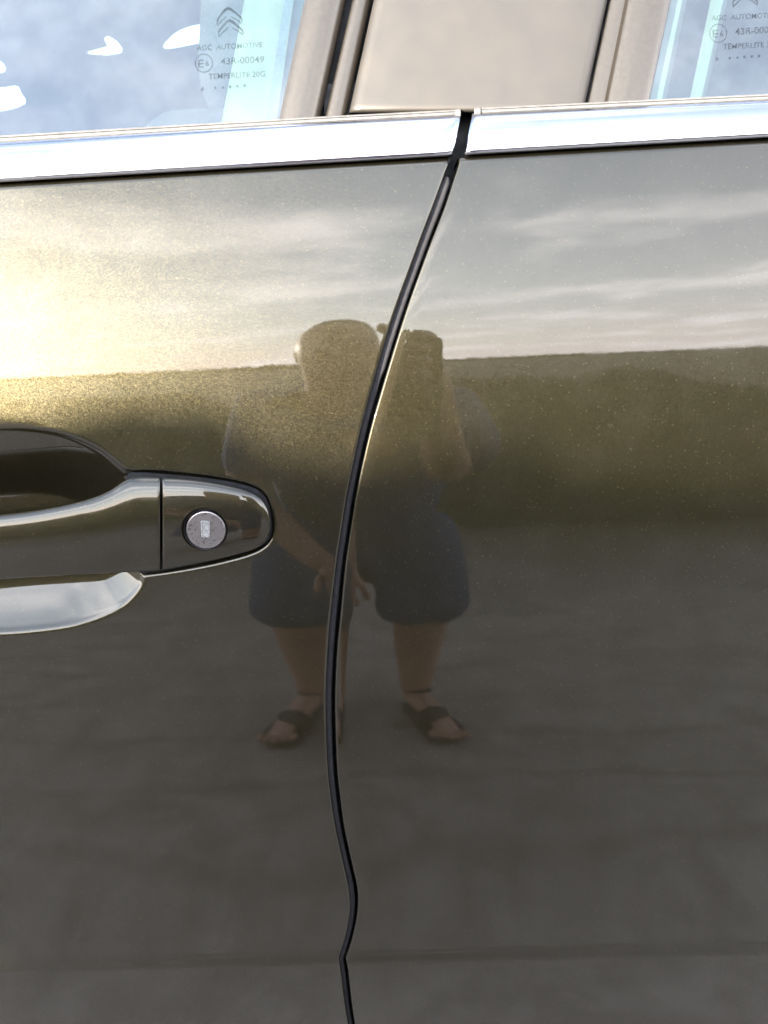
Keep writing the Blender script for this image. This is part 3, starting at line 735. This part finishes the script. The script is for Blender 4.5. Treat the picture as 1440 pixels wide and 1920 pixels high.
# ------------------------------------------------------------------ the person taking the picture (seen mirrored in the paint)
SKIN = simple('skin', (.42, .25, .18), .5, 0, 0, 40, .1)
SHIRT = simple('dark_blue_shirt', (.040, .068, .15), .9, 0, 0, 120, .2)
SHORTS = simple('dark_blue_shorts', (.040, .066, .135), .9, 0, 0, 120, .2)
LEATHER = simple('black_leather', (.012, .012, .013), .5, 0, 0, 120, .3)
HAIR = simple('brown_hair', (.05, .035, .02), .6, 0, 0, 300, .4)
def skinned(name, chains, mat, parent, sub=2, root=0):
    """chains: list of lists of (key, pos, radius); shared keys join"""
    keys = {}; V = []; Rr = []; E = []
    for ch in chains:
        prev = None
        for kk, p, r_ in ch:
            if kk not in keys:
                keys[kk] = len(V); V.append(p); Rr.append(r_)
            i = keys[kk]
            if prev is not None and (prev, i) not in E: E.append((prev, i))
            prev = i
    me = bpy.data.meshes.new(name); me.from_pydata(V, E, []); me.update()
    o = bpy.data.objects.new(name, me); COL.objects.link(o); o.parent = parent
    o.modifiers.new('skin', 'SKIN'); o.modifiers['skin'].use_smooth_shade = True
    ss = o.modifiers.new('sub', 'SUBSURF'); ss.levels = sub; ss.render_levels = sub
    if not me.skin_vertices:
        me.attributes.new
    bpy.context.view_layer.update()
    sv = me.skin_vertices[0].data if len(me.skin_vertices) else None
    if sv is None:
        bpy.context.view_layer.objects.active = o
    for i, r_ in enumerate(Rr):
        rr = r_ if isinstance(r_, tuple) else (r_, r_)
        sv[i].radius = rr; sv[i].use_root = (i == root)
    dg = bpy.context.evaluated_depsgraph_get()
    nm = bpy.data.meshes.new_from_object(o.evaluated_get(dg)); o.modifiers.clear(); o.data = nm
    nm.materials.clear(); nm.materials.append(mat)
    nm.polygons.foreach_set('use_smooth', [True]*len(nm.polygons))
    return o
def person():
    p = empty('person', (-.03, -1.10, 0))
    tag(p, 'person in dark shirt, knee shorts and black sandals photographing the door, mirrored in the paint', 'person')
    I = Matrix.Translation((.03, 1.10, 0))
    X = -.03
    WX = 1.14
    def P(x, y, z): return ((x-X)*WX-.022, y+1.10, z)
    body = [[('pelvis', P(X, -1.27, .62), (.13, .105)), ('waist', P(X, -1.20, .76), (.135, .10)), ('chest', P(X, -1.07, .94), (.165, .115)), ('neckbase', P(X, -.98, 1.05), (.12, .08)), ('neck', P(X-.01, -.95, 1.09), (.082, .065)), ('skull0', P(X-.018, -.925, 1.14), (.074, .080)), ('skull1', P(X-.022, -.92, 1.19), (.086, .092)), ('skull2', P(X-.022, -.925, 1.230), (.074, .080)), ('skull3', P(X-.022, -.93, 1.255), (.046, .050))]]
    for s in (-1, 1):
        body.append([('pelvis', 0, 0), ('hip%d' % s, P(X+s*.10, -1.24, .60), .085), ('knee%d' % s, P(X+s*.125, -1.05, .46), .068), ('calf%d' % s, P(X+s*.12, -1.12, .30), .066), ('ankle%d' % s, P(X+s*.115, -1.16, .09), .042), ('heel%d' % s, P(X+s*.115, -1.15, .05), .036), ('ball%d' % s, P(X+s*.165, -1.02, .035), (.036, .020)), ('toe%d' % s, P(X+s*.185, -.965, .030), (.032, .014))])
    # left arm hangs, hand resting on the thigh; right arm raised to the phone
    body.append([('chest', 0, 0), ('shoulL', P(X-.165, -1.02, 1.02), .058), ('elbL', P(X-.20, -1.04, .80), .044), ('wrL', P(X-.075, -.95, .645), .031), ('palmL', P(X-.03, -.93, .61), (.038, .02))])
    body.append([('chest', 0, 0), ('shoulR', P(X+.165, -1.02, 1.02), .058), ('elbR', P(X+.145, -.80, .90), .042), ('wrR', P(X+.108, -.57, 1.08), .030), ('palmR', P(X+.092, -.505, 1.135), (.036, .022))])
    for k_, (a, b, c) in enumerate((((-.045, -.905, .585), (-.040, -.895, .555), (-.036, -.905, .53)), ((-.028, -.90, .58), (-.022, -.89, .548), (-.018, -.90, .52)), ((-.010, -.90, .582), (-.003, -.89, .552), (.002, -.90, .525)), ((.008, -.905, .588), (.016, -.897, .562), (.02, -.905, .54)), ((-.060, -.92, .605), (-.068, -.905, .585), (-.066, -.90, .565)))):
        body.append([('palmL', 0, 0)]+[('fL%d_%d' % (k_, j), P(X+q[0], q[1], q[2]), .0085-.0008*j) for j, q in enumerate((a, b, c))])
    for k_, z in enumerate((1.187, 1.167, 1.147, 1.127)):
        ln = (0.9, 1., .95, .8)[k_]
        body.append([('palmR', 0, 0), ('fR%d_0' % k_, P(X+.099, -.470, z), .0088), ('fR%d_1' % k_, P(X+.088, -.4415, z+.004), .0082), ('fR%d_2' % k_, P(X+.088-.034*ln, -.4395, z+.006), .0072)])
    body.append([('palmR', 0, 0), ('tR0', P(X+.073, -.488, 1.170), .0105), ('tR1', P(X+.058, -.474, 1.198), .0092), ('tR2', P(X+.040, -.472, 1.210), .0078)])
    bd = skinned('body', body, SKIN, p)
    sh = [[('a', P(X, -1.22, .58), (.205, .17)), ('b', P(X, -1.18, .78), (.19, .14)), ('c', P(X, -1.065, .945), (.195, .13)), ('d', P(X, -.985, 1.045), (.115, .085))]]
    for s in (-1, 1): sh.append([('c', 0, 0), ('s%d' % s, P(X+s*.165, -1.02, 1.02), .080), ('e%d' % s, P(X+s*.185, -1.045 if s < 0 else -.83, .84 if s < 0 else .915), .068)])
    skinned('shirt', sh, SHIRT, p)
    st = [[('a', P(X, -1.24, .66), (.20, .15)), ('b', P(X, -1.25, .59), (.20, .15))]]
    for s in (-1, 1): st.append([('b', 0, 0), ('h%d' % s, P(X+s*.112, -1.20, .56), .135), ('k%d' % s, P(X+s*.122, -1.07, .46), .118), ('m%d' % s, P(X+s*.124, -1.055, .375), .112)])
    skinned('shorts', st, SHORTS, p)
    for s in (-1, 1):
        sole = [[('a', P(X+s*.112, -1.17, .013), (.046, .014)), ('b', P(X+s*.14, -1.08, .013), (.050, .014)), ('c', P(X+s*.17, -1.0, .013), (.060, .014)), ('d', P(X+s*.19, -.955, .013), (.050, .014))]]
        skinned('sandal_sole', sole, LEATHER, p)
        skinned('sandal_strap', [[('a', P(X+s*.13, -1.06, .055), (.052, .036)), ('b', P(X+s*.158, -1.005, .048), (.060, .030))]], LEATHER, p)
        skinned('heel_strap', [[('a', P(X+s*.118, -1.155, .075), (.045, .042)), ('b', P(X+s*.12, -1.14, .055), (.044, .040))]], LEATHER, p)
        for t_ in range(5):
            u = (t_-2)*.0165; r_ = .0125 if (t_ == (2-2*s)//1) else .0095
            skinned('toe', [[('a', P(X+s*.172+u, -.985, .032), r_), ('b', P(X+s*.188+u*.95, -.955+(.006-abs(u)*.4), .028), r_*.9)]], SKIN, p)
    skinned('hair', [[('a', P(X-.018, -.965, 1.15), (.070, .06)), ('b', P(X-.02, -.955, 1.20), (.080, .075)), ('c', P(X-.02, -.94, 1.243), (.068, .072)), ('d', P(X-.02, -.935, 1.272), (.038, .045))]], HAIR, p)
    skinned('nose', [[('a', P(X-.02, -.838, 1.19), .009), ('b', P(X-.02, -.822, 1.165), .012)]], SKIN, p)
    for s in (-1, 1):
        skinned('ear', [[('a', P(X-.02+s*.062, -.93, 1.155), (.006, .010)), ('b', P(X-.02+s*.063, -.93, 1.19), (.007, .012))]], SKIN, p)
        skinned('eye', [[('a', P(X-.02+s*.030, -.842, 1.186), .009), ('b', P(X-.02+s*.034, -.842, 1.186), .009)]], LEATHER, p)
    skinned('mouth', [[('a', P(X-.04, -.846, 1.135), .005), ('b', P(X-.02, -.841, 1.133), .006), ('c', P(X, -.846, 1.135), .005)]], SKIN, p)
    return p
person()
def phone():
    o = rounded_block('smartphone', (.036, -.4595, 1.110), (.037, .0042, .076), simple('phone_glass', (.015, .015, .017), .12), None, None, .12)
    tag(o, 'black smartphone held up by the mirrored person', 'smartphone')
phone()

# ------------------------------------------------------------------ unseen bush shaped to cast the shade on the lower doors
def shade_shrub():
    d = 4.0
    base = np.array([sun_dir.x, sun_dir.y]); base = base/np.linalg.norm(base)
    right = np.array([math.cos(SUN_AZ), -math.sin(SUN_AZ)])
    root = empty('shade_shrub', (base[0]*d, base[1]*d, 0))
    tag(root, 'unseen dense dark green bush shaped to cast the shadow across the lower doors', 'shade_shrub')
    # outline of its top as the shadow on the doors shows it
    EDGE = [(-300, 800), (-60, 790), (60, 778), (150, 745), (230, 726), (320, 722), (400, 736), (455, 765), (500, 800), (560, 825), (640, 838), (740, 838), (820, 822), (870, 800), (930, 790), (990, 800), (1050, 832), (1120, 855), (1250, 868), (1440, 872), (1700, 880)]
    e = catmull(EDGE, 4, False); w3 = pix(e[:, 0], e[:, 1])
    us = w3[:, 0]*math.cos(SUN_AZ)-w3[:, 1]*math.sin(SUN_AZ)      # lateral coordinate
    along = w3[:, 0]*base[0]+w3[:, 1]*base[1]
    zs = w3[:, 2]+(d-along)*math.tan(SUN_EL)
    us = us[::-1] if us[0] > us[-1] else us
    leafm = simple('leaf_green', (.05, .085, .025), .6, 0, 0, 30, .4)
    V = []; F = []
    # woody core: lumpy mass
    core = []
    uu = np.linspace(us.min(), us.max(), 40)
    for t in np.linspace(0, 1, 18):
        row = []
        for u in np.concatenate([uu, uu[::-1]]):
            row.append(None)
    zt = np.interp(uu, us, zs)-.012
    P = []
    ang = np.linspace(0, math.pi, 15)
    for i, u in enumerate(uu):
        q = []
        edge = math.sin(math.pi*(i+.5)/len(uu))**.35
        for k_, a in enumerate(ang):
            dy = -math.cos(a)*.28*edge*(1+.15*math.sin(i*1.7+k_)); z = .12+(zt[i]-.12)*(math.sin(a)**.5 if math.sin(a) > 0 else 0)
            q.append((right[0]*u+base[0]*dy, right[1]*u+base[1]*dy, z))
        P.append(q)
    grid_obj('inner_foliage', np.array(P), leafm, root, caps=True)
    n = 5200
    for i in range(n):
        u = rng.uniform(us.min()-.05, us.max()+.05); zt_ = np.interp(u, us, zs)
        a = rng.uniform(0, math.pi); dy = -math.cos(a)*.31+rng.normal(0, .02)
        z = .1+(zt_-.115)*math.sqrt(max(0, math.sin(a)))*rng.uniform(.93, 1.0)
        z = min(z, zt_-.008)
        c = np.array([right[0]*u+base[0]*dy, right[1]*u+base[1]*dy, z])
        t1 = rng.normal(size=3); t1 /= np.linalg.norm(t1); t2 = np.cross(t1, rng.normal(size=3)); t2 /= np.linalg.norm(t2)
        L, w_ = rng.uniform(.018, .03), rng.uniform(.007, .012); b = len(V)
        V += [c-t1*L, c+t2*w_, c+t1*L, c-t2*w_]; F.append((b, b+1, b+2, b+3))
    lo = mesh_obj('leaf_mass', V, F, leafm, root, smooth=False); lo['kind'] = 'stuff'
    bark = simple('bark', (.07, .05, .035), .9, 0, 0, 40, .3)
    for u, y_, r_ in ((-.08, .02, .025), (.05, -.03, .03), (.16, .04, .022)):
        P = np.array([[(right[0]*u+base[0]*y_+r_*(1-.4*t)*math.cos(a)+.03*t*math.sin(u*40), right[1]*u+base[1]*y_+r_*(1-.4*t)*math.sin(a), t*.6) for a in np.linspace(0, 2*math.pi, 9)[:-1]] for t in np.linspace(0, 1, 6)])
        grid_obj('stem', P, bark, root, wrap=True)
shade_shrub()

def hedge():  # unseen row of leaves added to keep the sun off the ground
    root = empty('hedge', (0, -3.35, 0))
    tag(root, 'unseen low ragged hedgerow added to shade the ground, dark in the lower reflection', 'hedge')
    leafm = simple('hedge_leaf', (.030, .040, .018), .8, 0, 0, 20, .45)
    xs_ = np.linspace(-4.5, 5.5, 120)
    ht = .97+.07*np.sin(xs_*2.3)+.05*np.sin(xs_*5.1+1)+.02*np.sin(xs_*11)
    P = np.array([[(x, .38*(-math.cos(a))*(1+.12*math.sin(i*1.3+k_*2)), (h-.05)*math.sqrt(max(0, math.sin(a)))+.02*math.sin(i*2.1+k_)) for k_, a in enumerate(np.linspace(0, math.pi, 13))] for i, (x, h) in enumerate(zip(xs_, ht))])
    grid_obj('inner_foliage', P, leafm, root, caps=True)
    V = []; F = []
    for i in range(16000):
        x = rng.uniform(-4.5, 5.5); a = rng.uniform(0, math.pi); h = np.interp(x, xs_, ht)
        c = np.array([x, -.40*math.cos(a)+rng.normal(0, .02), max(.02, (h-.03)*math.sqrt(math.sin(a))+rng.normal(0, .015))])
        t1 = rng.normal(size=3); t1 /= np.linalg.norm(t1); t2 = np.cross(t1, rng.normal(size=3)); t2 /= np.linalg.norm(t2)
        L, w_ = rng.uniform(.02, .035), rng.uniform(.009, .015); b = len(V)
        V += [c-t1*L, c+t2*w_, c+t1*L, c-t2*w_]; F.append((b, b+1, b+2, b+3))
    o = mesh_obj('leaf_mass', V, F, leafm, root, smooth=False); o['kind'] = 'stuff'
hedge()
